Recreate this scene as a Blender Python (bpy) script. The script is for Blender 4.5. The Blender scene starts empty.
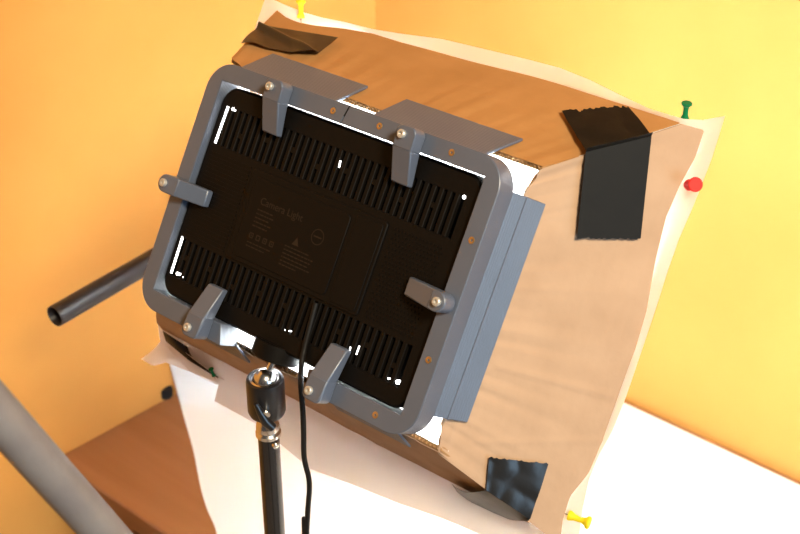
import bpy, bmesh, math, random
import numpy as np
from mathutils import Matrix, Vector, noise

random.seed(4)
scene = bpy.context.scene
col = scene.collection
PI = math.pi

# ------------------------------------------------------------------ camera
F = 1389.0                      # focal length in pixels of the 800x534 frame
PITCH = math.radians(32.0)
DESK_Z = 0.75
CAM_H = 1.20                    # camera height above the desk top
CAM = Vector((0, 0, DESK_Z + CAM_H))
cd = bpy.data.cameras.new('camera')
cam = bpy.data.objects.new('camera', cd); col.objects.link(cam)
cam.location = CAM
cam.rotation_euler = (PI / 2 - PITCH, 0, 0)
cd.sensor_width = 22.3
cd.lens = F / 800 * 22.3
cd.clip_start = 0.02
cd.dof.use_dof = True
cd.dof.focus_distance = 1.08
cd.dof.aperture_fstop = 7.1
scene.camera = cam

# ------------------------------------------------------------------ world and light
w = bpy.data.worlds.new('room_light'); scene.world = w; w.use_nodes = True
bg = w.node_tree.nodes['Background']
bg.inputs[0].default_value = (1.0, 0.95, 0.9, 1)
bg.inputs[1].default_value = 0.07

def area_light(name, loc, target, size, size_y, power, color):
    l = bpy.data.lights.new(name, 'AREA'); l.shape = 'RECTANGLE'
    l.size = size; l.size_y = size_y; l.energy = power; l.color = color
    o = bpy.data.objects.new(name, l); col.objects.link(o)
    o.location = loc
    o.rotation_euler = (Vector(target) - Vector(loc)).to_track_quat('-Z', 'Y').to_euler()
    return o
# daylight from the window of the room, behind the camera to the right
area_light('window_daylight', (2.10, -1.20, 1.45), (0.0, 0.95, 1.38), 1.4, 1.2, 34, (0.48, 0.74, 1.0))
# the warm ceiling lamp of the room
area_light('ceiling_lamp', (0.60, -0.40, 2.70), (-0.1, 1.0, 1.3), 0.35, 0.35, 54, (1.0, 0.86, 0.62))
LED_POWER = 11.5

scene.cycles.sample_clamp_indirect = 0.0      # keep the full strength of the light that comes through the diffuser
vs = scene.view_settings
vs.view_transform = 'Standard'; vs.look = 'None'; vs.gamma = 1.0
vs.use_curve_mapping = False
vs.exposure = 0.0

# ------------------------------------------------------------------ coordinates
CP, SP = math.cos(PITCH), math.sin(PITCH)
def cw(x, y, z):                # camera space (x right, y down, z forward) to world
    return CAM + Vector((x, -y * SP + z * CP, -y * CP - z * SP))
def cdir(v):
    return cw(*v) - CAM
def ray(px, py):
    return cdir(((px - 400) / F, (py - 267) / F, 1.0))
def on_z(px, py, z):            # where a pixel's ray meets a horizontal plane
    d = ray(px, py); return CAM + d * ((z - CAM.z) / d.z)
def at_depth(px, py, s):
    return CAM + ray(px, py) * s
# the lamp's own frame: x right along its top edge, y up, z out of its back
PX = Vector((.76028933, .32781274, -.56080205)).normalized()
PYd = Vector((-.32802458, .93898958, .10343333))
PN = PX.cross(PYd).normalized()
PYd = PN.cross(PX)
PT = Vector((-.15165227, -.17176857, 1.14047104))
W_, H_ = .300, .2136
ax, ay, az = cdir(PX), -cdir(PYd), -cdir(PN)
org = cw(*PT) + ax * W_ / 2 - ay * H_ / 2
PM = Matrix(((ax.x, ay.x, az.x, org.x), (ax.y, ay.y, az.y, org.y), (ax.z, ay.z, az.z, org.z), (0, 0, 0, 1)))
PMI = PM.inverted()
def L(x, y, D=0.0):             # mm from the frame's top left corner (y down), depth D away from camera -> lamp-local
    return Vector((x / 1000 - W_ / 2, H_ / 2 - y / 1000, -D / 1000))
CAML = PMI @ CAM
def lray(px, py):
    return PMI.to_3x3() @ ray(px, py)
def lp(px, py, D):              # pixel on the lamp-local plane z = -D mm
    d = lray(px, py); return CAML + d * ((-D / 1000 - CAML.z) / d.z)
def lplane(px, py, p0, n):      # pixel on a lamp-local plane
    d = lray(px, py); return CAML + d * ((p0 - CAML).dot(n) / d.dot(n))

# ------------------------------------------------------------------ materials
def mat(name, color, rough=.5, metal=0.0, spec=.5):
    m = bpy.data.materials.new(name); m.use_nodes = True
    b = m.node_tree.nodes['Principled BSDF']
    b.inputs['Base Color'].default_value = (*color, 1)
    b.inputs['Roughness'].default_value = rough
    b.inputs['Metallic'].default_value = metal
    b.inputs['Specular IOR Level'].default_value = spec
    return m
def nd(m, t): return m.node_tree.nodes.new(t)
def lk(m, a, b): m.node_tree.links.new(a, b)
def noise_mat(name, c0, c1, scale=(1, 1, 1), nscale=5, detail=4, rough=.6, bump=0.0, bscale=None, spec=.5, lo=.35, hi=.65, dist=.001):
    m = mat(name, c0, rough, 0, spec); b = m.node_tree.nodes['Principled BSDF']
    tc = nd(m, 'ShaderNodeTexCoord'); mp = nd(m, 'ShaderNodeMapping')
    mp.inputs['Scale'].default_value = scale
    lk(m, tc.outputs['Object'], mp.inputs['Vector'])
    n = nd(m, 'ShaderNodeTexNoise'); n.inputs['Scale'].default_value = nscale; n.inputs['Detail'].default_value = detail
    lk(m, mp.outputs[0], n.inputs['Vector'])
    r = nd(m, 'ShaderNodeValToRGB')
    r.color_ramp.elements[0].position = lo; r.color_ramp.elements[1].position = hi
    r.color_ramp.elements[0].color = (*c0, 1); r.color_ramp.elements[1].color = (*c1, 1)
    lk(m, n.outputs['Fac'], r.inputs[0]); lk(m, r.outputs[0], b.inputs['Base Color'])
    if bump:
        n2 = nd(m, 'ShaderNodeTexNoise'); n2.inputs['Scale'].default_value = bscale or nscale
        n2.inputs['Detail'].default_value = 3
        lk(m, mp.outputs[0], n2.inputs['Vector'])
        bp = nd(m, 'ShaderNodeBump'); bp.inputs['Strength'].default_value = bump; bp.inputs['Distance'].default_value = dist
        lk(m, n2.outputs['Fac'], bp.inputs['Height']); lk(m, bp.outputs[0], b.inputs['Normal'])
    return m
def paper_mat(name, color, diff, transl, clear):
    """thin tracing paper: part of the light scatters back, part scatters through, part passes straight"""
    m = bpy.data.materials.new(name); m.use_nodes = True
    nt = m.node_tree; nt.nodes.clear()
    o = nd(m, 'ShaderNodeOutputMaterial'); d = nd(m, 'ShaderNodeBsdfDiffuse'); t = nd(m, 'ShaderNodeBsdfTranslucent'); c = nd(m, 'ShaderNodeBsdfTransparent')
    x = nd(m, 'ShaderNodeMixShader'); y = nd(m, 'ShaderNodeMixShader')
    tc = nd(m, 'ShaderNodeTexCoord'); n = nd(m, 'ShaderNodeTexNoise'); n.inputs['Scale'].default_value = 60
    bp = nd(m, 'ShaderNodeBump'); bp.inputs['Strength'].default_value = .15; bp.inputs['Distance'].default_value = .001
    lk(m, tc.outputs['Object'], n.inputs['Vector']); lk(m, n.outputs['Fac'], bp.inputs['Height']); lk(m, bp.outputs[0], d.inputs['Normal'])
    d.inputs[0].default_value = (*color, 1); t.inputs[0].default_value = (*color, 1); x.inputs[0].default_value = transl / (transl + diff); y.inputs[0].default_value = clear
    lk(m, d.outputs[0], x.inputs[1]); lk(m, t.outputs[0], x.inputs[2]); lk(m, x.outputs[0], y.inputs[1]); lk(m, c.outputs[0], y.inputs[2]); lk(m, y.outputs[0], o.inputs[0])
    return m
def emit_mat(name, color, s):
    m = bpy.data.materials.new(name); m.use_nodes = True
    b = m.node_tree.nodes['Principled BSDF']
    b.inputs['Base Color'].default_value = (*color, 1)
    b.inputs['Emission Color'].default_value = (*color, 1); b.inputs['Emission Strength'].default_value = s
    return m

M = {}
M['wall'] = noise_mat('orange_wall_paint', (.68, .325, .078), (.74, .37, .095), nscale=3, rough=.75, bump=.25, bscale=45, spec=.2)
M['floor'] = noise_mat('pale_floor_laminate', (.62, .54, .45), (.72, .64, .55), scale=(1, 9, 1), nscale=3, rough=.5)
M['wood'] = noise_mat('beech_desk', (.30, .125, .042), (.38, .17, .065), scale=(1.2, 14, 1), nscale=3, detail=6, rough=.55, lo=.2, hi=.8, spec=.3)
M['desk_edge'] = noise_mat('desk_edge_band', (.24, .10, .04), (.30, .13, .055), scale=(1, 1, 12), nscale=5, rough=.55)
M['sheet'] = noise_mat('white_backdrop_paper', (.86, .86, .85), (.9, .9, .89), nscale=4, rough=.8, spec=.2)
M['paper'] = paper_mat('diffuser_paper', (.96, .93, .93), .38, .57, .05)
M['lining'] = mat('white_lining', (.88, .88, .88), .7)
M['metal_dark'] = mat('black_anodised', (.012, .011, .012), .28, .0, .6)
M['pole_black'] = mat('black_pole_paint', (.010, .009, .010), .25, 0, .6)
M['chrome'] = mat('polished_steel', (.75, .72, .70), .22, 1.0)
M['screw'] = mat('screw_steel', (.60, .57, .53), .35, .45)
M['brass'] = mat('brass', (.70, .50, .27), .4, 1.0)
M['tube'] = noise_mat('black_tube_paint', (.020, .016, .016), (.028, .022, .021), nscale=40, rough=.38, spec=.5)
M['bore'] = mat('dark_bore', (.004, .004, .004), .8)
M['grey_pole'] = noise_mat('grey_pole_paint', (.17, .155, .16), (.20, .185, .185), nscale=30, rough=.42, spec=.4)
M['rubber'] = mat('black_rubber', (.012, .012, .012), .7)
M['cable'] = mat('cable_sheath', (.008, .007, .007), .55, 0, .25)
M['body'] = noise_mat('black_lamp_plastic', (.0045, .0035, .003), (.006, .005, .0045), nscale=900, rough=.5, bump=.2, bscale=2500, spec=.14, dist=.0002)
M['body_deep'] = mat('vent_interior', (.004, .003, .003), .7, 0, .2)
M['plate'] = mat('label_plate_plastic', (.0055, .0042, .0036), .5, 0, .14)
M['print'] = mat('label_print', (.026, .017, .011), .6, 0, .2)
M['led'] = mat('led_board_white', (.8, .8, .78), .4)
M['led_leak'] = emit_mat('led_glow', (1.0, .98, .95), 6.0)
for nm, c in (('red', (.78, .02, .015)), ('green', (.0, .17, .055)), ('yellow', (.90, .70, .02))):
    M['pin_' + nm] = mat('pin_plastic_' + nm, c, .5, 0, .2)

# grey printed plastic with layer lines
m = noise_mat('grey_printed_plastic', (.096, .116, .165), (.110, .133, .190), nscale=14, rough=.34, spec=.75)
b = m.node_tree.nodes['Principled BSDF']
tc = nd(m, 'ShaderNodeTexCoord'); wv = nd(m, 'ShaderNodeTexWave'); wv.bands_direction = 'Z'
wv.inputs['Scale'].default_value = 190; wv.inputs['Distortion'].default_value = .4
bp = nd(m, 'ShaderNodeBump'); bp.inputs['Strength'].default_value = .35; bp.inputs['Distance'].default_value = .0004
lk(m, tc.outputs['Object'], wv.inputs['Vector']); lk(m, wv.outputs['Fac'], bp.inputs['Height']); lk(m, bp.outputs[0], b.inputs['Normal'])
M['print3d'] = m
M['print_smooth'] = noise_mat('grey_printed_plastic_smooth', (.096, .116, .165), (.110, .133, .190), nscale=14, rough=.34, spec=.75)

def cardboard(name, axis, c0=(.45, .295, .195), c1=(.53, .355, .24)):
    m = noise_mat(name, c0, c1, nscale=28, rough=.8, spec=.15, lo=.25, hi=.75)
    b = m.node_tree.nodes['Principled BSDF']
    tc = nd(m, 'ShaderNodeTexCoord'); wv = nd(m, 'ShaderNodeTexWave'); wv.bands_direction = axis
    wv.inputs['Scale'].default_value = 45; wv.inputs['Distortion'].default_value = 2.5; wv.inputs['Detail'].default_value = 2; wv.inputs['Detail Scale'].default_value = 3
    n = nd(m, 'ShaderNodeTexNoise'); n.inputs['Scale'].default_value = 120; n.inputs['Detail'].default_value = 3
    ad = nd(m, 'ShaderNodeMath'); ad.operation = 'MULTIPLY_ADD'; ad.inputs[1].default_value = .6
    lk(m, tc.outputs['Object'], wv.inputs['Vector']); lk(m, tc.outputs['Object'], n.inputs['Vector'])
    lk(m, wv.outputs['Fac'], ad.inputs[0]); lk(m, n.outputs['Fac'], ad.inputs[2])
    bp = nd(m, 'ShaderNodeBump'); bp.inputs['Strength'].default_value = .30; bp.inputs['Distance'].default_value = .0006
    lk(m, ad.outputs[0], bp.inputs['Height']); lk(m, bp.outputs[0], b.inputs['Normal'])
    return m
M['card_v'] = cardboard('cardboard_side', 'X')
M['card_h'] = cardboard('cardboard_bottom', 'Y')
M['card_t'] = cardboard('cardboard_top_warm_tint', 'Y', (.43, .215, .075), (.50, .255, .095))  # top board's colour deepened to orange in place of warm bounced light
M['flute'] = mat('cardboard_fluting', (.40, .23, .11), .85, 0, .1)

def tape_mat(name, rough, c=(.014, .013, .013), spec=.5):
    m = mat(name, c, rough, 0, spec); b = m.node_tree.nodes['Principled BSDF']
    tc = nd(m, 'ShaderNodeTexCoord'); n = nd(m, 'ShaderNodeTexNoise'); n.inputs['Scale'].default_value = 60; n.inputs['Detail'].default_value = 3
    bp = nd(m, 'ShaderNodeBump'); bp.inputs['Strength'].default_value = .35; bp.inputs['Distance'].default_value = .001
    lk(m, tc.outputs['Object'], n.inputs['Vector']); lk(m, n.outputs['Fac'], bp.inputs['Height']); lk(m, bp.outputs[0], b.inputs['Normal'])
    return m
M['tape_matte'] = tape_mat('black_cloth_tape', .6, (.005, .0045, .004), .22)
M['tape_gloss'] = tape_mat('black_gloss_tape', .3)

# ------------------------------------------------------------------ mesh helpers
class MB:
    def __init__(s): s.v = []; s.f = []; s.mi = []
    def add(s, vs_, fs, mi=0):
        o = len(s.v); s.v += [Vector(p) for p in vs_]
        for f in fs: s.f.append([i + o for i in f]); s.mi.append(mi)
    def box(s, a, b, mi=0):
        (x0, y0, z0), (x1, y1, z1) = a, b
        s.hexa([(x0, y0, z0), (x1, y0, z0), (x1, y1, z0), (x0, y1, z0), (x0, y0, z1), (x1, y0, z1), (x1, y1, z1), (x0, y1, z1)], mi)
    def hexa(s, p, mi=0):       # bottom 0-3, top 4-7
        s.add(p, [(3, 2, 1, 0), (4, 5, 6, 7), (0, 1, 5, 4), (1, 2, 6, 5), (2, 3, 7, 6), (3, 0, 4, 7)], mi)
    def prism(s, lo, hi, mi=0): # two matching loops
        n = len(lo)
        s.add(list(lo) + list(hi), [tuple(range(n))[::-1], tuple(range(n, 2 * n))] + [(i, (i + 1) % n, n + (i + 1) % n, n + i) for i in range(n)], mi)
    def tube(s, path, r, n=16, caps=True, mi=0):
        path = [Vector(p) for p in path]
        rs = r if isinstance(r, (list, tuple)) else [r] * len(path)
        o = len(s.v); up = None
        for i, p in enumerate(path):
            t = (path[min(i + 1, len(path) - 1)] - path[max(i - 1, 0)]).normalized()
            if up is None:
                up = Vector((0, 0, 1)) if abs(t.z) < .9 else Vector((1, 0, 0))
            a = t.cross(up).normalized(); bb = a.cross(t).normalized(); up = bb
            for k in range(n):
                g = 2 * PI * k / n; s.v.append(p + (a * math.cos(g) + bb * math.sin(g)) * rs[i])
        for i in range(len(path) - 1):
            for k in range(n):
                s.f.append([o + i * n + k, o + i * n + (k + 1) % n, o + (i + 1) * n + (k + 1) % n, o + (i + 1) * n + k]); s.mi.append(mi)
        if caps:
            s.f.append([o + k for k in range(n)][::-1]); s.mi.append(mi)
            e = o + (len(path) - 1) * n; s.f.append([e + k for k in range(n)]); s.mi.append(mi)
    def lathe(s, p0, axis, prof, n=24, mi=0):   # prof: (distance along axis, radius)
        axis = Vector(axis).normalized(); p0 = Vector(p0)
        up = Vector((0, 0, 1)) if abs(axis.z) < .9 else Vector((1, 0, 0))
        a = axis.cross(up).normalized(); bb = a.cross(axis).normalized(); o = len(s.v)
        for h, r in prof:
            for k in range(n):
                g = 2 * PI * k / n; s.v.append(p0 + axis * h + (a * math.cos(g) + bb * math.sin(g)) * max(r, 1e-5))
        for i in range(len(prof) - 1):
            for k in range(n):
                s.f.append([o + i * n + k, o + i * n + (k + 1) % n, o + (i + 1) * n + (k + 1) % n, o + (i + 1) * n + k]); s.mi.append(mi)
        s.f.append([o + k for k in range(n)][::-1]); s.mi.append(mi)
        e = o + (len(prof) - 1) * n; s.f.append([e + k for k in range(n)]); s.mi.append(mi)
    def grid(s, fn, nu, nv, mi=0):
        vs_ = [fn(i / nu, j / nv) for j in range(nv + 1) for i in range(nu + 1)]
        s.add(vs_, [(j * (nu + 1) + i, j * (nu + 1) + i + 1, (j + 1) * (nu + 1) + i + 1, (j + 1) * (nu + 1) + i) for j in range(nv) for i in range(nu)], mi)
    def slab(s, fn, nrm, th, nu, nv, mi=0):     # a grid with thickness along nrm
        n = Vector(nrm).normalized() * th
        A = [Vector(fn(i / nu, j / nv)) for j in range(nv + 1) for i in range(nu + 1)]
        m_ = len(A); q = nu + 1
        fs = []
        for j in range(nv):
            for i in range(nu):
                a = j * q + i
                fs.append((a, a + 1, a + q + 1, a + q)); fs.append((m_ + a + q, m_ + a + q + 1, m_ + a + 1, m_ + a))
        rim = [i for i in range(nu)] + [j * q + nu for j in range(nv)] + [nv * q + i for i in range(nu, 0, -1)] + [j * q for j in range(nv, 0, -1)]
        for k, a in enumerate(rim):
            b_ = rim[(k + 1) % len(rim)]; fs.append((b_, a, m_ + a, m_ + b_))
        s.add(A + [p + n for p in A], fs, mi)
    def build(s, name, mats, parent=None, smooth=None, bevel=0, seg=2, world=None):
        me = bpy.data.meshes.new(name); me.from_pydata([tuple(p) for p in s.v], [], s.f)
        for x in (mats if isinstance(mats, (list, tuple)) else [mats]): me.materials.append(x)
        for p, k in zip(me.polygons, s.mi): p.material_index = k
        bm = bmesh.new(); bm.from_mesh(me)
        bmesh.ops.recalc_face_normals(bm, faces=bm.faces); bm.to_mesh(me); bm.free()
        if smooth is not None:
            for p in me.polygons: p.use_smooth = True
            try: me.set_sharp_from_angle(angle=math.radians(smooth))
            except Exception: pass
        o = bpy.data.objects.new(name, me); col.objects.link(o)
        if parent: o.parent = parent
        if world is not None: o.matrix_world = world
        if bevel:
            md = o.modifiers.new('bevel', 'BEVEL'); md.width = bevel; md.segments = seg; md.limit_method = 'ANGLE'; md.angle_limit = math.radians(40)
        return o
def tag(o, label=None, cat=None, group=None, kind=None):
    if label: o['label'] = label
    if cat: o['category'] = cat
    if group: o['group'] = group
    if kind: o['kind'] = kind
    return o
def empty(name, mw=None):
    o = bpy.data.objects.new(name, None); col.objects.link(o); o.empty_display_size = .02
    if mw is not None: o.matrix_world = mw
    return o
def interp(pts, t):             # along a polyline by length
    ds = [0]
    for a, b_ in zip(pts, pts[1:]): ds.append(ds[-1] + (b_ - a).length)
    x = t * ds[-1]
    for i in range(len(pts) - 1):
        if x <= ds[i + 1] or i == len(pts) - 2:
            k = (x - ds[i]) / max(ds[i + 1] - ds[i], 1e-9); return pts[i].lerp(pts[i + 1], k)
def smooth_path(pts, per=8):    # Catmull-Rom
    P = [pts[0]] + list(pts) + [pts[-1]]; out = []
    for i in range(1, len(P) - 2):
        a, b_, c, d = P[i - 1], P[i], P[i + 1], P[i + 2]
        for k in range(per):
            t = k / per
            out.append(.5 * ((2 * b_) + (c - a) * t + (2 * a - 5 * b_ + 4 * c - d) * t * t + (3 * b_ - a - 3 * c + d) * t ** 3))
    out.append(pts[-1].copy()); return out

# ------------------------------------------------------------------ the room: two walls, floor
def desk_pt(px, py):
    p = on_z(px, py, DESK_Z); return Vector((p.x, p.y, 0))
wr0, wr1 = desk_pt(625, 398), desk_pt(800, 479.5)
dr = (wr1 - wr0).normalized()              # along the right wall, away from the corner
dl = Vector((dr.y, -dr.x, 0))              # along the left wall, away from the corner
if dl.y > 0: dl = -dl
wl = desk_pt(66, 452); dw = (wl - desk_pt(160, 401)).normalized()   # the left wall along the desk
# corner: wr0 + a*dr = wl + b*dl
A = np.array([[dr.x, -dw.x], [dr.y, -dw.y]]); sol = np.linalg.solve(A, np.array([(wl - wr0).x, (wl - wr0).y]))
corner = wr0 + dr * sol[0]
WM = Matrix(((dr.x, dl.x, 0, corner.x), (dr.y, dl.y, 0, corner.y), (0, 0, 1, 0), (0, 0, 0, 1)))  # x along right wall, y along left wall
WMI = WM.inverted()
wq = WMI.to_3x3() @ dw; WS = wq.x / wq.y    # the left wall is at x = WS * y
def wbox(name, a, b_, m_, parent=None, bevel=0):
    k = MB(); k.box(a, b_)
    return k.build(name, m_, parent, bevel=bevel, world=None if parent else WM)
o = wbox('wall_right', (0, -.1, 0), (4.2, 0, 2.8), M['wall']); tag(o, 'yellow-orange painted wall behind the white paper', 'wall', kind='structure')
k = MB(); k.prism([(-.1 - .1 * WS, -.1, 0), (-.1 * WS, -.1, 0), (3.6 * WS, 3.6, 0), (3.6 * WS - .1, 3.6, 0)], [(-.1 - .1 * WS, -.1, 2.8), (-.1 * WS, -.1, 2.8), (3.6 * WS, 3.6, 2.8), (3.6 * WS - .1, 3.6, 2.8)])
o = k.build('wall_left', M['wall'], world=WM); tag(o, 'orange painted wall with the black tube in front', 'wall', kind='structure')
o = wbox('floor', (-.1, -.1, -.05), (4.2, 3.6, 0), M['floor']); tag(o, 'pale floor below the desk', 'floor', kind='structure')

# ------------------------------------------------------------------ desk
fe = WMI @ desk_pt(126, 509)
DEPTH = fe.y
LEN = 1.8
desk = empty('desk', WM); tag(desk, 'beech wood desk pushed into the corner of the walls', 'desk')
k = MB(); dp = [(WS * .004 + .003, .004), (LEN, .004), (LEN, DEPTH - .004), (WS * DEPTH + .003, DEPTH - .004)]; k.prism([(*q, DESK_Z - .028) for q in dp], [(*q, DESK_Z) for q in dp]); k.build('desk_top', M['wood'], desk)
k = MB(); k.box((WS * DEPTH + .004, DEPTH - .004, DESK_Z - .030), (LEN, DEPTH, DESK_Z)); k.build('edge_band', M['desk_edge'], desk, bevel=.001)
k = MB(); k.box((.02 + max(0, WS * DEPTH), .03, .0), (.045 + max(0, WS * DEPTH), DEPTH - .05, DESK_Z - .03)); k.build('side_panel', M['wood'], desk)
k = MB(); k.box((LEN - .045, .03, .0), (LEN - .02, DEPTH - .05, DESK_Z - .03)); k.build('side_panel', M['wood'], desk)
k = MB(); k.box((.045, .04, .35), (LEN - .045, .058, DESK_Z - .03)); k.build('back_panel', M['wood'], desk)

# white backdrop paper on the desk, its left edge curving towards the front
lf = [WMI @ desk_pt(*p) for p in ((184, 418), (193.5, 452), (200, 486), (207, 510), (217, 538))]
lf = [Vector((p.x, p.y, DESK_Z + .0012)) for p in lf]
def on_wall(px, py, off=.006):                      # just in front of the left wall, in wall coordinates
    o_ = WMI @ CAM; d = WMI.to_3x3() @ ray(px, py)
    t = (WS * o_.y + off - o_.x) / (d.x - WS * d.y); return o_ + d * t
up = [on_wall(166.5, 352), on_wall(170.5, 367), on_wall(174, 381, .008)]
lf = up + [Vector((WS * up[-1].y + .02, up[-1].y + .004, DESK_Z + .003))] + lf
lf.append(Vector((lf[-1].x + .018, DEPTH + .004, DESK_Z + .0012)))
lfs = smooth_path(lf, 4)
def sheet(u, v):
    if v <= .8:
        a = interp(lfs, v / .8); x = a.x + (LEN - .06 - a.x) * u
        k_ = max(0, 1 - u * 5); y = a.y + (min(a.y, .012) - a.y) * (1 - k_) * max(0, 1 - v / .25)
        return (x, y, DESK_Z + .0012 + (a.z - DESK_Z - .0012) * k_)
    t = (v - .8) / .2; a = lfs[-1]; x = a.x + (LEN - .06 - a.x) * u
    g = min(t * 3, 1) * PI / 2; r = .012
    return (x + .004 * t, DEPTH + .004 + r * math.sin(g), DESK_Z + .0012 - r * (1 - math.cos(g)) - max(0, t - .33) * .28)
k = MB(); k.slab(sheet, (.3, 0, 1), .0006, 40, 50)
o = k.build('backdrop_paper', M['sheet'], smooth=40, world=WM)
tag(o, 'large white backdrop paper lying on the desk, brightly lit', 'paper')

# ------------------------------------------------------------------ lamp body
lamp = empty('video_light', PM); tag(lamp, 'black LED video light seen from its slotted back', 'light')
def rrect(x0, y0, x1, y1, r, n=6):
    pts = []
    for cx, cy, a0 in ((x1 - r, y0 + r, -90), (x1 - r, y1 - r, 0), (x0 + r, y1 - r, 90), (x0 + r, y0 + r, 180)):
        for i in range(n + 1):
            a = math.radians(a0 + 90 * i / n); pts.append((cx + r * math.cos(a), cy + r * math.sin(a)))
    return pts
BX0, BY0, BX1, BY1, BD = 15.8, 16.7, 284.2, 196.7, 6.0
rows = ((33.5, 66.5), (148.5, 181.5)); RX0, RX1 = 22.0, 271.5
# the shell: rim walls, back face strips around the two vent openings, vent floors
k = MB()
out = rrect(BX0, BY0, BX1, BY1, 15)
def side_ring(loop, d0, d1):
    n = len(loop); k.add([L(x, y, d0) for x, y in loop] + [L(x, y, d1) for x, y in loop], [(i, (i + 1) % n, n + (i + 1) % n, n + i) for i in range(n)])
ins = rrect(BX0 + 2, BY0 + 2, BX1 - 2, BY1 - 2, 13)
n = len(out)
k.add([L(x, y, BD + 2) for x, y in out] + [L(x, y, BD) for x, y in ins], [(i, (i + 1) % n, n + (i + 1) % n, n + i) for i in range(n)])
side_ring(out, BD + 2, 34)
k.add([L(x, y, 34) for x, y in out], [tuple(range(n))])
# back face as a bmesh-filled surface: build from horizontal bands
ys = sorted({p[1] for p in ins})
def span(y):                    # x extent of the inset outline at y
    xs = []
    m_ = len(ins)
    for i in range(m_):
        (xa, ya), (xb, yb) = ins[i], ins[(i + 1) % m_]
        if min(ya, yb) - 1e-6 <= y <= max(ya, yb) + 1e-6 and abs(ya - yb) > 1e-6:
            xs.append(xa + (xb - xa) * (y - ya) / (yb - ya))
        elif abs(ya - yb) < 1e-6 and abs(y - ya) < 1e-6: xs += [xa, xb]
    return min(xs), max(xs)
cuts = sorted(set([round(y, 4) for y in ys] + [v for r in rows for v in r]))
for ya, yb in zip(cuts, cuts[1:]):
    a0, a1 = span(ya); b0, b1 = span(yb); mid = (ya + yb) / 2
    inrow = any(r[0] < mid < r[1] for r in rows)
    if inrow:
        k.add([L(a0, ya, BD), L(RX0, ya, BD), L(RX0, yb, BD), L(b0, yb, BD)], [(0, 1, 2, 3)])
        k.add([L(RX1, ya, BD), L(a1, ya, BD), L(b1, yb, BD), L(RX1, yb, BD)], [(0, 1, 2, 3)])
    else:
        k.add([L(a0, ya, BD), L(a1, ya, BD), L(b1, yb, BD), L(b0, yb, BD)], [(0, 1, 2, 3)])
for r0, r1 in rows:
    lo = [(RX0, r0), (RX1, r0), (RX1, r1), (RX0, r1)]
    side_ring(lo, BD, BD + 7)
k.build('housing', M['body'], lamp, smooth=35)
for r0, r1 in rows:
    k = MB(); k.add([L(RX0, r0, BD + 7), L(RX1, r0, BD + 7), L(RX1, r1, BD + 7), L(RX0, r1, BD + 7)], [(0, 1, 2, 3)])
    k.build('vent_floor', M['body_deep'], lamp)
# slats between the vent slots, rounded at their ends; some slots are bridged half way
NS = 35; pitch = (RX1 - RX0) / NS; slat = pitch * .54
k = MB(); h2 = 16.5
k.box((-slat / 2000, -h2 / 1000, -.0045), (slat / 2000, h2 / 1000, 0))
for e in (-1, 1):               # little fillets close the slot ends
    k.box((slat / 2000, e * h2 / 1000 - .0006, -.0045), ((pitch - slat / 2) / 1000, e * h2 / 1000 + .0006, -.0002))
first = k.build('slat', M['body'], lamp, bevel=.0004, seg=1)
kb = MB(); kb.box((-.0001, -.0021, -.004), ((pitch - slat) / 1000 + .0001, .0021, -.0003))
bfirst = None; used = False
for ri, (r0, r1) in enumerate(rows):
    for i in range(1, NS):
        x = RX0 + i * pitch
        if not used: s_ = first; used = True
        else:
            s_ = first.copy(); col.objects.link(s_); s_.parent = lamp
        s_.location = L(x, (r0 + r1) / 2, BD - .2)
        if i % 4 == (3, 1)[ri] and i < NS - 1:
            if bfirst is None: bo = bfirst = kb.build('slot_bridge', M['body'], lamp)
            else: bo = bfirst.copy(); col.objects.link(bo); bo.parent = lamp
            bo.location = L(x + slat / 2, (r0 + r1) / 2 + (-2 if i % 3 else 3), BD)
# emissive rods and discs stand in for LED light leaking from slots and holes
def leak(pts, r=.0009):
    k = MB(); k.tube(pts, r, 10); return k.build('leak_glow', M['led_leak'], lamp, smooth=40)
for a, b_ in (((228.2, 106.5), (215.2, 143)), ((182.8, 236.5), (171.2, 273))):
    leak([lp(*a, BD + .4), lp(*b_, BD + .4)], .0009)
for px, py, r in ((233, 109, 1.6), (177.3, 273.6, 1.7), (464, 197, 1.7), (397.2, 382, 1.9), (183, 277, .7), (388, 378.5, .6), (285, 330, .6), (289, 331, .6)):
    c = lp(px, py, BD - .2); k = MB(); k.lathe(c, (0, 0, 1), [(-.003, r * .00085), (0.0, r * .00085), (.0004, r * .0005)], 14); k.build('hole_glow', M['led_leak'], lamp)
for a, b_ in (((340.5, 160.5), (339, 167.5)), ((359.5, 346), (356.5, 354.5)), ((350.5, 347), (350, 350))):  # short glints on the housing, set in as glowing rods too
    leak([lp(*a, BD - .1), lp(*b_, BD - .1)], .0006)

# raised plates, label and fine texture
def plate(name, x0, y0, x1, y1, r, d0, d1, m_, parent=lamp, bevel=.0006):
    k = MB(); lo = rrect(x0, y0, x1, y1, r, 4)
    k.prism([L(x, y, d0) for x, y in lo], [L(x, y, d1) for x, y in lo]); return k.build(name, m_, parent, bevel=bevel, smooth=40)
plate('centre_plate', 74, 72.0, 216, 146.5, 3, BD + .2, BD - 1.4, M['body'])
lab = plate('label_plate', 80, 77.5, 182, 142.5, 4, BD - 1.3, BD - 2.2, M['plate'])
plate('battery_plate', 187, 75, 213, 144, 2, BD - 1.3, BD - 2.0, M['body'])
LZ = BD - 2.25
def text(body, size, x, y, parent):
    cu = bpy.data.curves.new('txt', 'FONT'); cu.body = body; cu.size = size; cu.extrude = .00005
    t = bpy.data.objects.new('txt', cu); col.objects.link(t)
    bpy.context.view_layer.update()
    me = bpy.data.meshes.new_from_object(t.evaluated_get(bpy.context.evaluated_depsgraph_get()))
    bpy.data.objects.remove(t)
    me.materials.clear(); me.materials.append(M['print'])
    o = bpy.data.objects.new('printed_title', me); col.objects.link(o); o.parent = parent; o.location = L(x, y, LZ)
    return o
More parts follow.
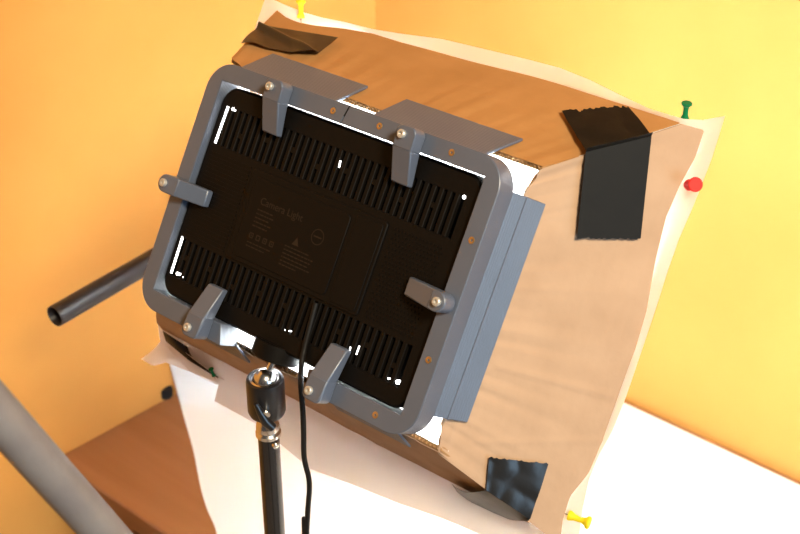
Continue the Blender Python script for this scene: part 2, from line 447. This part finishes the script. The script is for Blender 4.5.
text('Camera Light', .0085, 92, 97, lab)
def bars(name, lines, h):
    k = MB(); rn = random.Random(3)
    for x0, x1, y in lines:
        x = x0
        while x < x1 - 1:
            l_ = min(rn.uniform(1.2, 4.5), x1 - x)
            k.add([L(x, y, LZ), L(x + l_, y, LZ), L(x + l_, y + h, LZ), L(x, y + h, LZ)], [(0, 1, 2, 3)]); x += l_ + .7
    return k.build(name, M['print'], lab)
bars('printed_lines', [(92, 92 + w_, 101 + 3.3 * i) for i, w_ in enumerate((17, 19, 15, 20, 16))], 1.0)
bars('printed_lines', [(130, 130 + w_, 118.5 + 3.0 * i) for i, w_ in enumerate((27, 31, 30, 29, 31, 18))], .9)
bars('printed_lines', [(92, 118, 128), (92, 112, 131)], .9)
k = MB()
def ringmark(cx, cy, r, wd, n=24):
    a = [(cx + r * math.cos(2 * PI * i / n), cy + r * math.sin(2 * PI * i / n)) for i in range(n)]
    c = [(cx + (r - wd) * math.cos(2 * PI * i / n), cy + (r - wd) * math.sin(2 * PI * i / n)) for i in range(n)]
    k.add([L(x, y, LZ) for x, y in a + c], [(i, (i + 1) % n, n + (i + 1) % n, n + i) for i in range(n)])
ringmark(158, 103, 6.3, .7); k.add([L(154, 102.5, LZ), L(162, 102.5, LZ), L(162, 103.5, LZ), L(154, 103.5, LZ)], [(0, 1, 2, 3)])
k.build('printed_seal', M['print'], lab)
k = MB()
for i in range(4):              # small approval marks in a row
    x = 92 + i * 7.5
    for a in ((0, 0, 4.5, .9), (0, 3.6, 4.5, 4.5), (0, 0, .9, 4.5), (3.6, 0, 4.5, 4.5), (1.7, 1.7, 2.8, 2.8))[: 5 - (i == 1)]:
        k.add([L(x + a[0], 120.5 + a[1], LZ), L(x + a[2], 120.5 + a[1], LZ), L(x + a[2], 120.5 + a[3], LZ), L(x + a[0], 120.5 + a[3], LZ)], [(0, 1, 2, 3)])
k.add([L(136, 116, LZ), L(143, 116, LZ), L(139.5, 109.5, LZ)], [(0, 1, 2)])
k.build('printed_marks', M['print'], lab)
k = MB()                        # fine grooves left of the plate, dimples right of it
for i in range(22):
    y = 72.5 + i * 3.4; k.box(L(23, y, BD - .0), L(70, y + 1.4, BD - .5))
tag(k.build('fine_ribs', M['body'], lamp), kind='stuff')
k = MB()
for j in range(20):
    for i in range(14):
        x = 221 + i * 3.4 + (j % 2) * 1.7; y = 74 + j * 3.6; k.box(L(x, y, BD), L(x + 1.7, y + 1.7, BD - .5))
tag(k.build('dimple_grid', M['body'], lamp), kind='stuff')
# LED face pointing into the box
k = MB(); k.add([L(26, 28, 34.6), L(273, 28, 34.6), L(273, 186, 34.6), L(26, 186, 34.6)], [(0, 1, 2, 3)])
k.build('led_array', M['led'], lamp)
ll = bpy.data.lights.new('led_beam', 'AREA'); ll.shape = 'RECTANGLE'; ll.size = .245; ll.size_y = .155; ll.energy = LED_POWER; ll.color = (.82, .95, 1.0); ll.spread = math.radians(115)
lo_ = bpy.data.objects.new('led_beam', ll); col.objects.link(lo_); lo_.parent = lamp; lo_.location = L(150, 107, 35.2)
# round mounting foot and its screw stem
mc = L(146, 194, 17)
k = MB(); k.lathe(mc, (0, -1, 0), [(0, .0195), (.012, .0195), (.0135, .018)], 32); k.build('mount_foot', M['body'], lamp, smooth=40)

# ------------------------------------------------------------------ grey adapter frame
fr = empty('adapter_frame', PM); tag(fr, 'grey printed plastic frame clamped around the black light', 'frame')
FD = 20; IN = 15.3; R_ = 24
W1, H1 = 300, 213.6
def arc(cx, cy, r, a0, a1, n=10): return [(cx + r * math.cos(math.radians(a0 + (a1 - a0) * i / n)), cy + r * math.sin(math.radians(a0 + (a1 - a0) * i / n))) for i in range(n + 1)]
left = [(149.2, 0)] + arc(R_, R_, R_, -90, -180) + arc(R_, H1 - R_, R_, 180, 90) + [(103, H1), (97, H1 - IN - 1), (IN, H1 - IN - 1), (IN, IN), (145.8, IN)]
right = [(149.6, 0)] + arc(W1 - R_, R_, R_, -90, 0) + arc(W1 - R_, H1 - R_, R_, 0, 90) + [(197, H1), (193, H1 - IN - 1), (W1 - IN, H1 - IN - 1), (W1 - IN, IN), (146.2, IN)]
for lo in (left, right):
    k = MB(); k.prism([L(x, y, FD) for x, y in lo], [L(x, y, 0) for x, y in lo]); k.build('frame_half', M['print3d'], fr, smooth=35, bevel=.0007)
k = MB(); k.hexa([L(148.9, -.05, 19), L(149.9, -.05, 19), L(146.5, IN, 19), L(145.5, IN, 19), L(148.9, -.05, -.12), L(149.9, -.05, -.12), L(147.6, 9, -.12), L(146.6, 9, -.12)]); k.build('seam_line', M['bore'], fr)
# flaps that grip the cardboard
def flap(p, dirn, t=2.2):       # four corners (x,y,D), thickened towards dirn (mm)
    k = MB(); a = [L(*q) for q in p]; d = Vector(dirn) * t / 1000
    k.hexa(a + [q + d for q in a]); return k.build('flap', M['print3d'], fr, bevel=.0005, seg=1)
TO, TD = -19.5, 50
flap([(12, 1, 18), (119, 1, 18), (121, TO, TD), (13, TO, TD)], (0, -1, -.3))
flap([(158, 1, 18), (266, 1, 18), (274, TO, TD), (161, TO, TD)], (0, -1, -.3))
flap([(22, H1 - 1, 18), (104, H1 - 1, 18), (101, 227.5, 46), (24, 227.5, 46)], (0, 1, -.3), 1.8)
flap([(198, H1 - 1, 18), (270, H1 - 1, 18), (274, 227.5, 46), (199, 227.5, 46)], (0, 1, -.3), 1.8)
fo = flap([(299, 19, 18), (299, 192, 18), (314.5, 190, 44), (314.5, 20, 44)], (-1, 0, -.3))
flap([(1, 19, 18), (1, 192, 18), (-14.5, 190, 44), (-14.5, 20, 44)], (1, 0, -.3))
k = MB()                         # moulded rib lines on the right flap
for q in (29,):
    x = 299 + 15.5 * (q - 18) / 26
    k.hexa([L(x - .1, 19.6, q), L(x - .1, 191.4, q), L(x + .4, 191.3, q + 1.1), L(x + .4, 19.7, q + 1.1), L(x + .6, 19.6, q), L(x + .6, 191.4, q), L(x + 1.0, 191.3, q + 1.1), L(x + 1.0, 19.7, q + 1.1)])
k.build('flap_rib', M['print3d'], fo)
# clips: a block on the rim and a wedge arm that comes down onto the light
def clip(cx, cy, ang, screw=5.0, tip=42, h0=14.0, w0=19, wt=17, cr=5.0, off=0.0):
    """cx,cy: point on the outer edge (mm); ang: direction (deg, y down) pointing inwards."""
    ca, sa = math.cos(math.radians(ang)), math.sin(math.radians(ang))
    def Q(t, s, h): return L(cx + ca * t - sa * s, cy + sa * t + ca * s, -h)
    root = empty('clip'); root.parent = fr
    hw = w0 / 2
    e0 = screw - hw + .8 if cr > 7 else screw - 7.0
    lo = [(17, -hw), (17, hw)] + [(e0 + cr + cr * math.cos(a), hw - cr + cr * math.sin(a)) for a in [PI / 2 + PI / 2 * i / 6 for i in range(7)]] + [(e0 + cr + cr * math.cos(a), -hw + cr + cr * math.sin(a)) for a in [PI + PI / 2 * i / 6 for i in range(7)]]
    k = MB(); k.prism([Q(t, s, .1) for t, s in lo], [Q(t, s, h0 if t < 16 else h0 - 1.5) for t, s in lo])
    # wedge arm
    A = [(16, -hw, .3), (16, hw, .3), (tip, wt / 2, -5.8), (tip, -wt / 2, -5.8)]
    Bt = [(16, -hw, h0 - 1.5), (16, hw, h0 - 1.5), (tip, wt / 2, .5), (tip, -wt / 2, .5)]
    k.hexa([Q(*q) for q in A] + [Q(*q) for q in Bt])
    b_ = k.build('clip_arm', M['print_smooth'], root, smooth=35, bevel=.0011)
    k = MB(); c = Q(screw, off, h0 - .4)
    k.lathe(c, (0, 0, 1), [(0, .0034), (.0022, .0034), (.0028, .0027), (.0028, .0016), (.0012, .0015)], 20)
    k.build('screw', M['screw'], root, smooth=30)
    return root
clip(82, 0, 90, screw=6.6, w0=18, off=3.0)
clip(217, 0, 90, screw=6.6, w0=18, off=2.5)
clip(0, 110, 0, screw=2.5, tip=40, w0=15, wt=14, cr=7.4)
clip(W1, 109, 180, screw=9, tip=47, w0=15, wt=14, cr=7.4)
clip(80, H1, -90, screw=5.0, w0=18, off=-2.5)
clip(214, H1, -90, screw=5.0, w0=18, off=-3)
for x, y in ((135.5, 8), (182.5, 7), (251.7, 7.3), (292.5, 60.8), (292, 151.8), (264.6, 205.6)):
    k = MB(); k.lathe(L(x, y, .3), (0, 0, 1), [(0, .0026), (.0006, .0026), (.0007, .0023), (.0007, .0010), (.0001, .0009)], 18); k.build('brass_insert', M['brass'], fr, smooth=30)

# ------------------------------------------------------------------ cardboard softbox
box = empty('cardboard_softbox', PM); tag(box, 'home-made brown corrugated cardboard softbox flaring behind the grey frame', 'softbox')
ND, FDp = 35, 120
def plane3(a, b_, c): n_ = (b_ - a).cross(c - a).normalized(); return a, n_
TP = plane3(L(0, -4.5, ND), L(300, -4.5, ND), L(0, -65, FDp))
RP = plane3(L(300, 0, ND), L(300, 200, ND), L(378, 0, FDp))
BP = plane3(L(0, 217, ND), L(300, 217, ND), L(0, 256, FDp))
TN = TP[1] if TP[1].y > 0 else -TP[1]
RN = RP[1] if RP[1].x > 0 else -RP[1]
BN = BP[1] if BP[1].y < 0 else -BP[1]
def on(pl, px, py, off=0.0, n_=None):
    return lplane(px, py, pl[0] + (n_ * off if n_ else Vector()), pl[1])
top_far = [(277, 11), (286, 18), (298, 23), (316, 26), (345, 28.5), (372, 33), (400, 42), (430, 50), (470, 61), (520, 74.5), (572, 89), (617, 103.3), (646, 111), (683, 123)]
right_far = [(682, 124), (704, 130), (695, 157), (679, 186), (666, 217), (656, 258), (646, 312), (627, 375), (606, 432), (588, 473), (570, 496), (563, 520), (560, 545)]
bot_far = [(157, 322), (172, 341), (192, 357), (222, 375), (244, 387), (283, 410), (330, 432.5), (387, 463), (440, 486.6), (505, 521), (562, 550)]
tf = [on(TP, *p) for p in top_far]; rf = [on(RP, *p) for p in right_far]; bf = [on(BP, *p) for p in bot_far]
TY = lambda D: -4.5 - 60.5 * (D - ND) / (FDp - ND)
tn = [on(TP, 231, 58), L(6, TY(28), 28), L(24, TY(29), 29), L(40, -4.5, ND), L(200, -4.5, ND), L(306, -4.5, ND + .5)]
rn_ = [L(305, -2.5, ND + 2), L(300, 16, ND), L(300, 196, ND), L(304, 219, ND + 2)]
bn = [L(-9, 217, ND), L(150, 217, ND), L(307, 217, ND)]
def warp(p, n_, a, sc): return p + n_ * (noise.noise(p * sc) * a)
crease = [(on(RP, 497, 366.7), on(RP, 612, 396)), (on(RP, 470, 442), on(RP, 600, 440)), (on(RP, 437, 470), on(RP, 545, 210))]
def seg_d(p, a, b_):
    t = max(0, min(1, (p - a).dot(b_ - a) / (b_ - a).length_squared)); return (p - (a + (b_ - a) * t)).length
def ruled(near, far, n_, amp, creases=(), sc=9.0, off=0):
    def fn(u, v):
        p = interp(near, u).lerp(interp(far, u), v)
        fade = min(1, v * 3)
        q = warp(p, n_, amp * fade, sc)
        for i, (a, b_) in enumerate(creases):
            d = seg_d(p, a, b_); q = q + n_ * ((.0011, .0006, .0009)[i] * math.exp(-(d / .0022) ** 2))
        return q - n_ * off
    return fn
def jag(near, amp, seed):
    """a roughly cut, slightly uneven edge"""
    r = random.Random(seed); out_ = []
    for i in range(61):
        p = interp(near, i / 60); out_.append(p + Vector((0, 0, r.uniform(-amp, amp))))
    return out_
TH = .0042
def cpanel(name, near, far, n_, amp, m_, creases=(), nu=110, nv=40, seed=1, flute_n=90):
    nj = jag(near, .0015, seed); fj = far
    k = MB(); k.slab(ruled(nj, fj, n_, amp, creases), n_, .0005, nu, nv); root = k.build(name, m_, box, smooth=40)
    k = MB(); k.slab(ruled(jag(near, .0015, seed + 9), fj, n_, amp, creases, off=TH), n_, .0005, nu, nv); il = k.build('inner_liner', [M['lining'], M['flute']], root, smooth=40)
    for pg in il.data.polygons:
        if pg.center.z > -.041: pg.material_index = 1
    # corrugated core, a wave running along the cut edge
    k = MB()
    N = flute_n * 6
    def core(u, v):
        p = interp(near, u).lerp(interp(far, u), v); fade = min(1, v * 3); p = warp(p, n_, amp * fade, sc=9.0) if False else p + n_ * (noise.noise(p * 9.0) * amp * fade)
        return p - n_ * (TH / 2 + .0001 + (TH / 2 - .0008) * math.sin(u * flute_n * 2 * PI))
    k.slab(core, n_, .0003, N, 4); tag(k.build('corrugated_core', M['flute'], root), kind='stuff')
    return root
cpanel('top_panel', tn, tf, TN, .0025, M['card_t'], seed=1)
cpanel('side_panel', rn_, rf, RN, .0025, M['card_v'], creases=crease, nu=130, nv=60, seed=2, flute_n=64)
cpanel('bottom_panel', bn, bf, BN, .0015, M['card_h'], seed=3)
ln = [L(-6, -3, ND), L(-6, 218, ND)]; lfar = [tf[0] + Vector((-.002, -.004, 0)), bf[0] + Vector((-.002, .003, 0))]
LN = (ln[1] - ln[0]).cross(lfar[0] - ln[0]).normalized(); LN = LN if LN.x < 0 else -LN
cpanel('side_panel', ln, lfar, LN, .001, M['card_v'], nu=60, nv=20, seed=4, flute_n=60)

# ------------------------------------------------------------------ diffuser paper
DZ = 124
outl = [(266, -4), (283, 4), (304, 12.5), (322, 17.5), (345, 22), (372, 29), (400, 33.5), (442, 39), (480, 48), (530, 60), (560, 68), (590, 80), (620, 95), (650, 109), (684, 119), (703, 120), (725, 116),
        (712, 158), (695, 202), (679, 239), (668, 270), (658, 302), (642, 350), (626, 397), (612, 432), (599, 455), (589, 480), (583, 508), (578, 545),
        (520, 552), (480, 534), (440, 517.4), (398, 503), (352, 484.5), (310, 469), (256, 424), (214, 401), (219, 383), (190, 372), (160, 340), (157, 318)]
P = []
for i, (a, c) in enumerate(outl):
    d = DZ
    if i in (0,): d = DZ
    P.append(lp(a, c, d))
k = MB(); k.add(P, [tuple(range(len(P)))])      # one sheet of thin paper
o = k.build('diffuser_paper', M['paper'], world=PM)
tag(o, 'translucent white diffuser paper pinned over the mouth of the cardboard box', 'paper')
# a loose corner of a second sheet curling out at the lower left
def cornerp(u, v):
    a = lp(163, 337, 123).lerp(lp(224, 379, 119.5), u)
    far_ = [lp(141, 359, 138), lp(153, 366, 136), lp(166, 362.5, 133), lp(190, 372, 129), lp(216, 385, 126)]
    b_ = interp(far_, u); c = a.lerp(b_, v); c.z -= .004 * math.sin(v * PI); return c
k = MB(); k.grid(cornerp, 20, 8)
o = k.build('paper_corner', M['paper'], smooth=40, world=PM); tag(o, 'pinkish loose paper corner sticking out left of the box', 'paper')

# ------------------------------------------------------------------ tape
def tape(name, quads, m_, label, th=.00025, parent=None, group='black tape strips'):
    """quads: list of (fn(u,v), normal, nu, nv)"""
    k = MB()
    for fn, n_, nu, nv in quads: k.slab(fn, n_, th, nu, nv)
    o = k.build(name, m_, smooth=50, world=PM); tag(o, label, 'tape', group); return o
def quad(pl, n_, c, off=.0011, wr=.0, sc=30, rag=None, seed=0):
    """c: pixels a,b (one edge) and c,d (opposite edge); rag = torn zigzag amplitude on edge v=1"""
    p = [on(pl, *q, off=off, n_=n_) for q in c]
    r = random.Random(seed); z = [r.uniform(-1, 1) for _ in range(60)]
    def fn(u, v):
        a = p[0].lerp(p[1], u); b_ = p[3].lerp(p[2], u)
        if rag: b_ = b_ + (b_ - a).normalized() * rag * z[int(u * 24)]
        q = a.lerp(b_, v)
        base = pl_off(q, pl, n_)
        return q + n_ * (wr * abs(noise.noise(q * sc)) )
    return fn
def pl_off(q, pl, n_): return 0
def warp_off(pl, n_): return .0026
# top right: one strip folded over the ridge between top and side
f1 = quad(TP, TN, [(586, 151.5), (651, 135.5), (628, 106.5), (562, 112.5)], off=.0044, wr=.003, rag=.0022, seed=5)
f2 = quad(RP, RN, [(585.5, 152), (651.5, 136), (640.5, 239), (577, 238)], off=.0044, wr=.0004, rag=.0007, seed=6)
def bridge(u, v):
    return f1(u, 0).lerp(f2(u, 0), v) + (TN + RN) * (.0030 * math.sin(v * PI))
tape('tape_strip', [(f1, TN, 48, 14), (f2, RN, 48, 14), (bridge, (TN + RN), 48, 8)], M['tape_matte'], 'broad matte black tape strip folded over the upper right ridge')
# top left: crumpled strip
g0 = quad(TP, TN, [(240.5, 43.5), (262, 24), (337, 38), (314, 56.5)], off=.0032)
def g1(u, v):
    p = [on(TP, *q, off=.0036, n_=TN) for q in ((241, 43.5), (261, 25), (338, 37.5), (314, 56.5))]
    q = p[0].lerp(p[3], v).lerp(p[1].lerp(p[2], v), u)
    s_ = v - .05 - .95 * (1 - u) * 1.0
    fold = math.exp(-((u - (.92 - .9 * v)) / .10) ** 2)
    lift = .0045 * fold + .003 * max(0, math.sin(v * 9 + u * 3)) * (1 - u)
    return q + TN * lift
tape('tape_strip', [(g1, TN, 24, 40)], M['tape_gloss'], 'crumpled dark tape strip on the upper left of the cardboard top')
# bottom right: glossy strip with a loose fold
h1f = quad(RP, RN, [(486, 490), (530, 519), (548.5, 463.5), (489, 457)], off=.0038, wr=.0016, sc=55, rag=.0006, seed=8)
def h2f(u, v):
    a = interp([on(RP, *q, off=.0035, n_=RN) for q in ((486, 490), (530, 519))], u)
    b_ = interp([on(BP, *q, off=.004, n_=BN) for q in ((452, 484), (463, 500), (490, 513), (512, 520), (528, 521))], u)
    q = a.lerp(b_, v); return q + (RN * .3 + BN) * (.004 * math.sin(v * PI) * (1 - u))
tape('tape_strip', [(h1f, RN, 24, 20), (h2f, BN, 20, 10)], M['tape_gloss'], 'glossy black tape piece folded around the lower right corner')
i1 = quad(BP, BN, [(165, 333), (222, 374), (214, 374), (163, 338)], off=.0034, wr=.001)
def i1f(u, v):
    a = interp([on(BP, *q, off=.0036, n_=BN) for q in ((163, 331), (186, 346), (222, 370))], u)
    b_ = interp([lp(*q, 121.0) for q in ((166, 341), (190, 361), (218, 378))], u)
    return a.lerp(b_, v)
tape('tape_strip', [(i1f, BN, 20, 6)], M['tape_gloss'], 'narrow dark tape strip along the lower left rim of the box')

# ------------------------------------------------------------------ push pins (lamp-local positions)
def pin(p, axis, m_, label, s=1.0):
    """p: point the needle enters; axis: from there outwards to the head"""
    root = empty('push_pin', PM @ Matrix.Translation(p)); tag(root, label, 'push pin', 'push pins in the softbox rim')
    pr = [(.000, .0034), (.0012, .0036), (.0030, .0030), (.0045, .0023), (.0105, .0022), (.0125, .0030), (.0135, .0044), (.0150, .0046), (.0157, .0040)]
    k = MB(); k.lathe((0, 0, 0), axis, [(h * s, r * s) for h, r in pr], 24); k.build('pin_grip', m_, root, smooth=40)
    k = MB(); k.lathe(Vector(axis).normalized() * -.008 * s, axis, [(0, .0001), (.003, .0005), (.009 * s, .0005)], 8); k.build('needle', M['chrome'], root)
    return root
up_l = PMI.to_3x3() @ Vector((0.02, 0, 1))
pin(on(TP, 684.5, 119.5, off=.0005, n_=TN), up_l, M['pin_green'], 'green push pin standing on the upper right corner', .90)
pin(lp(301, 18, 119), PMI.to_3x3() @ cdir((.0, -1, -.1)), M['pin_yellow'], 'yellow push pin at the upper left corner of the paper', 1.0)
pin(lp(689, 185, 123.5), PMI.to_3x3() @ cdir((.05, .04, -1)), M['pin_red'], 'red push pin on the right edge of the white paper', 1.2)
pin(lp(568.5, 515, 123), PMI.to_3x3() @ cdir((.9, .30, -.35)), M['pin_yellow'], 'yellow push pin by the lower right corner of the box', 1.1)
pin(lp(214, 376, 120), PMI.to_3x3() @ cdir((-.3, -.9, -.5)), M['pin_green'], 'small green push pin at the lower left paper corner', .55)
pin(lp(246.5, 358.5, 60), PMI.to_3x3() @ cdir((-.5, -.8, -.3)), M['pin_green'], 'green push pin seen through the gap under the light', .6)

# ------------------------------------------------------------------ ball head and stand
ballc = PM @ lp(265, 380, 17)
stem_top = PM @ L(146, 206, 17)
Z = Vector((0, 0, 1))
bh = empty('ball_head', Matrix.Translation(ballc - Z * .055)); tag(bh, 'black ball head with steel ball joining light and stand', 'tripod head')
def loc(p): return p - (ballc - Z * .055)
BC = loc(ballc)
k = MB(); k.lathe(BC, (0, 0, 1), [(-.0095 * math.cos(a), .0095 * math.sin(a)) for a in [PI * i / 14 for i in range(15)]], 28); k.build('ball', M['chrome'], bh, smooth=60)
k = MB(); k.tube([BC, loc(stem_top)], .0028, 14); k.build('stem', M['chrome'], bh, smooth=40)
# cup: an open-topped cylinder
k = MB(); base_z = -.032
k.lathe(BC, (0, 0, 1), [(base_z, .010), (base_z, .0142), (base_z + .003, .0153), (-.001, .0153), (.0015, .0147), (.002, .0125), (.0005, .0112), (-.006, .0105), (-.007, .001)], 40)
k.build('socket', M['metal_dark'], bh, smooth=35)
k = MB(); k.lathe(BC, (0, 0, 1), [(-.0045, .0099), (.0014, .0099), (.0020, .0106), (.0016, .0122), (-.0045, .0118)], 40); k.build('steel_rim', M['chrome'], bh, smooth=35)
# locking lever in front
toc = (CAM - ballc); toc.z = 0; toc.normalize(); side = Vector((toc.y, -toc.x, 0))
if side.x < 0: side = -side
k = MB(); pc = BC + toc * .0150 + Z * -.019 - side * .001
k.lathe(pc, toc, [(-.004, .0035), (.005, .0035), (.0055, .003)], 18); k.build('lever_bolt', M['chrome'], bh, smooth=35)
k = MB(); a0 = pc + toc * .003 - side * .0055 + Z * .006
k.tube([pc + toc * .003 - side * .0075 + Z * .010, pc + toc * .0035 - side * .0045 + Z * .002, pc + toc * .0045 - side * .0005 + Z * -.007, pc + toc * .006 + side * .005 + Z * -.013], [.0018, .0030, .0042, .0036], 12)
k.build('lever', M['metal_dark'], bh, smooth=50)
k = MB(); k.lathe(BC, (0, 0, 1), [(-.0545, .0104), (-.0515, .0104), (-.050, .0088), (-.047, .0098), (-.043, .0092), (-.038, .0072), (-.0335, .0066), (-.0315, .0066)], 28); k.build('steel_neck', M['chrome'], bh, smooth=30)

st = empty('light_stand', Matrix.Translation((ballc.x, ballc.y, 0))); tag(st, 'black light stand pole carrying the video light', 'light stand')
ptop = ballc.z - .0548
k = MB(); k.lathe((0, 0, 0), Z, [(.62, .0088), (ptop - .001, .0088), (ptop, .0080)], 28); k.build('upper_tube', M['pole_black'], st, smooth=35)
k = MB(); k.lathe((0, 0, 0), Z, [(.12, .0110), (.66, .0110)], 28); k.build('lower_tube', M['pole_black'], st, smooth=35)
k = MB(); k.lathe((0, 0, 0), Z, [(.63, .0118), (.632, .0160), (.675, .0160), (.678, .0118)], 28); k.build('clamp_collar', M['rubber'], st, smooth=35)
k = MB(); k.lathe(Vector((toc.x * .0075 + side.x * .0045, toc.y * .0075 + side.y * .0045, ptop - .0045)), toc + side * .6, [(-.002, .0032), (.0028, .0032), (.0034, .0026), (.0034, .0012), (.0022, .0011)], 16); k.build('set_screw', M['chrome'], st, smooth=30)
k = MB(); k.lathe((0, 0, 0), Z, [(.36, .012), (.362, .019), (.392, .019), (.395, .012)], 24); k.build('leg_collar', M['rubber'], st, smooth=35)
for i in range(3):
    a = math.radians(-100 + 120 * i); d = Vector((math.cos(a), math.sin(a), 0))
    k = MB(); k.tube([d * .017 + Z * .376, d * .36 + Z * .016], .0075, 12); lg = k.build('leg', M['pole_black'], st, smooth=40)
    k = MB(); k.tube([d * .345 + Z * .0155, d * .375 + Z * .0125], .0105, 12); k.build('rubber_foot', M['rubber'], lg, smooth=40)
    k = MB(); k.tube([d * .012 + Z * .13, d * .20 + Z * .187], .005, 8); k.build('brace', M['pole_black'], st, smooth=40)

# ------------------------------------------------------------------ power cable
pts = [PM @ lp(316, 303, BD - 2.0), PM @ lp(310, 326, BD - 2.2), PM @ lp(304, 350, BD - 2.4), PM @ lp(301.3, 366, 2)]
f0 = pts[-1].y
for px, py in ((300.8, 384), (302.6, 408), (303.6, 432), (303.8, 452), (305.3, 464), (308.6, 477), (309.4, 490), (307.8, 512), (306.8, 534), (306, 565)):
    d = ray(px, py); pts.append(CAM + d * ((f0 + .006) / d.y))
e = pts[-1]
pts += [Vector((e.x + .004, e.y - .01, .55)), Vector((e.x + .01, e.y - .03, .2)), Vector((e.x + .03, e.y - .08, .02)), Vector((e.x + .12, e.y - .2, .0035)), Vector((e.x + .4, e.y - .35, .0035))]
k = MB(); k.tube(smooth_path(pts, 8), .0022, 10)
o = k.build('power_cable', M['cable'], smooth=60); tag(o, 'thin black power cable hanging from the light', 'cable')

# ------------------------------------------------------------------ black tube behind, on the left
s1 = 1.52
p1 = at_depth(54.5, 316.5, s1); d2 = ray(150, 261.5); p2 = CAM + d2 * ((p1.z - CAM.z) / d2.z)
tdir = (p2 - p1).normalized()
q1 = WMI @ p1; qd = WMI.to_3x3() @ tdir
ln_t = -q1.y / qd.y - .001 if qd.y < 0 else .9      # reaches the right wall
tb = empty('metal_tube', Matrix.Translation(p1)); tag(tb, 'black hollow metal tube on the orange wall left of the lamp', 'tube')
k = MB(); R0 = .0124
k.lathe((0, 0, 0), tdir, [(.12, .0108), (.0006, .0108), (0, .0112), (0, .0120), (.0008, R0), (ln_t, R0)], 40)
k.build('pipe', M['tube'], tb, smooth=35)
k = MB(); k.lathe((0, 0, 0), tdir, [(.03, .0107), (.031, .0107)], 32); k.build('bore', M['bore'], tb)
k = MB(); k.lathe(tdir * (ln_t - .012), tdir, [(0, .016), (.003, .024), (.011, .024)], 32); k.build('wall_flange', M['rubber'], tb, smooth=35)

# ------------------------------------------------------------------ grey pole in the foreground, lower left
g1p = at_depth(-1, 415, .74); g2p = at_depth(105.5, 534, .845)
gd = (g2p - g1p).normalized()
foot = g1p + gd * ((.012 - g1p.z) / gd.z); topp = g1p - gd * .35
gp = empty('grey_pole', Matrix.Translation(foot)); tag(gp, 'blurred grey metal pole leaning across the lower left foreground', 'pole')
k = MB(); k.tube([topp - foot, (topp - foot) * .5, Vector((0, 0, .0))], .0125, 32); k.build('pole_tube', M['grey_pole'], gp, smooth=40)
k = MB(); k.lathe(gd * -.03, gd, [(0, .0128), (.002, .016), (.032, .015)], 24); k.build('rubber_foot', M['rubber'], gp, smooth=40)
k = MB(); k.lathe(topp - foot - gd * .004, gd, [(0, .011), (.002, .0135), (.02, .0135)], 24); k.build('end_cap', M['rubber'], gp, smooth=40)

# ------------------------------------------------------------------ small black knob where desk meets wall
p = on_z(166, 396, DESK_Z)
kn = empty('rubber_knob', Matrix.Translation(p)); tag(kn, 'small black rubber knob on the desk by the orange wall', 'knob')
k = MB(); k.lathe((0, 0, 0), Z, [(0, .009), (.003, .0105), (.012, .0105), (.016, .009), (.0175, .005)], 24); k.build('knob_body', M['rubber'], kn, smooth=40)
k = MB(); k.lathe((0, 0, .0172), Z, [(0, .004), (.001, .004)], 14); k.build('knob_cap', M['metal_dark'], kn)
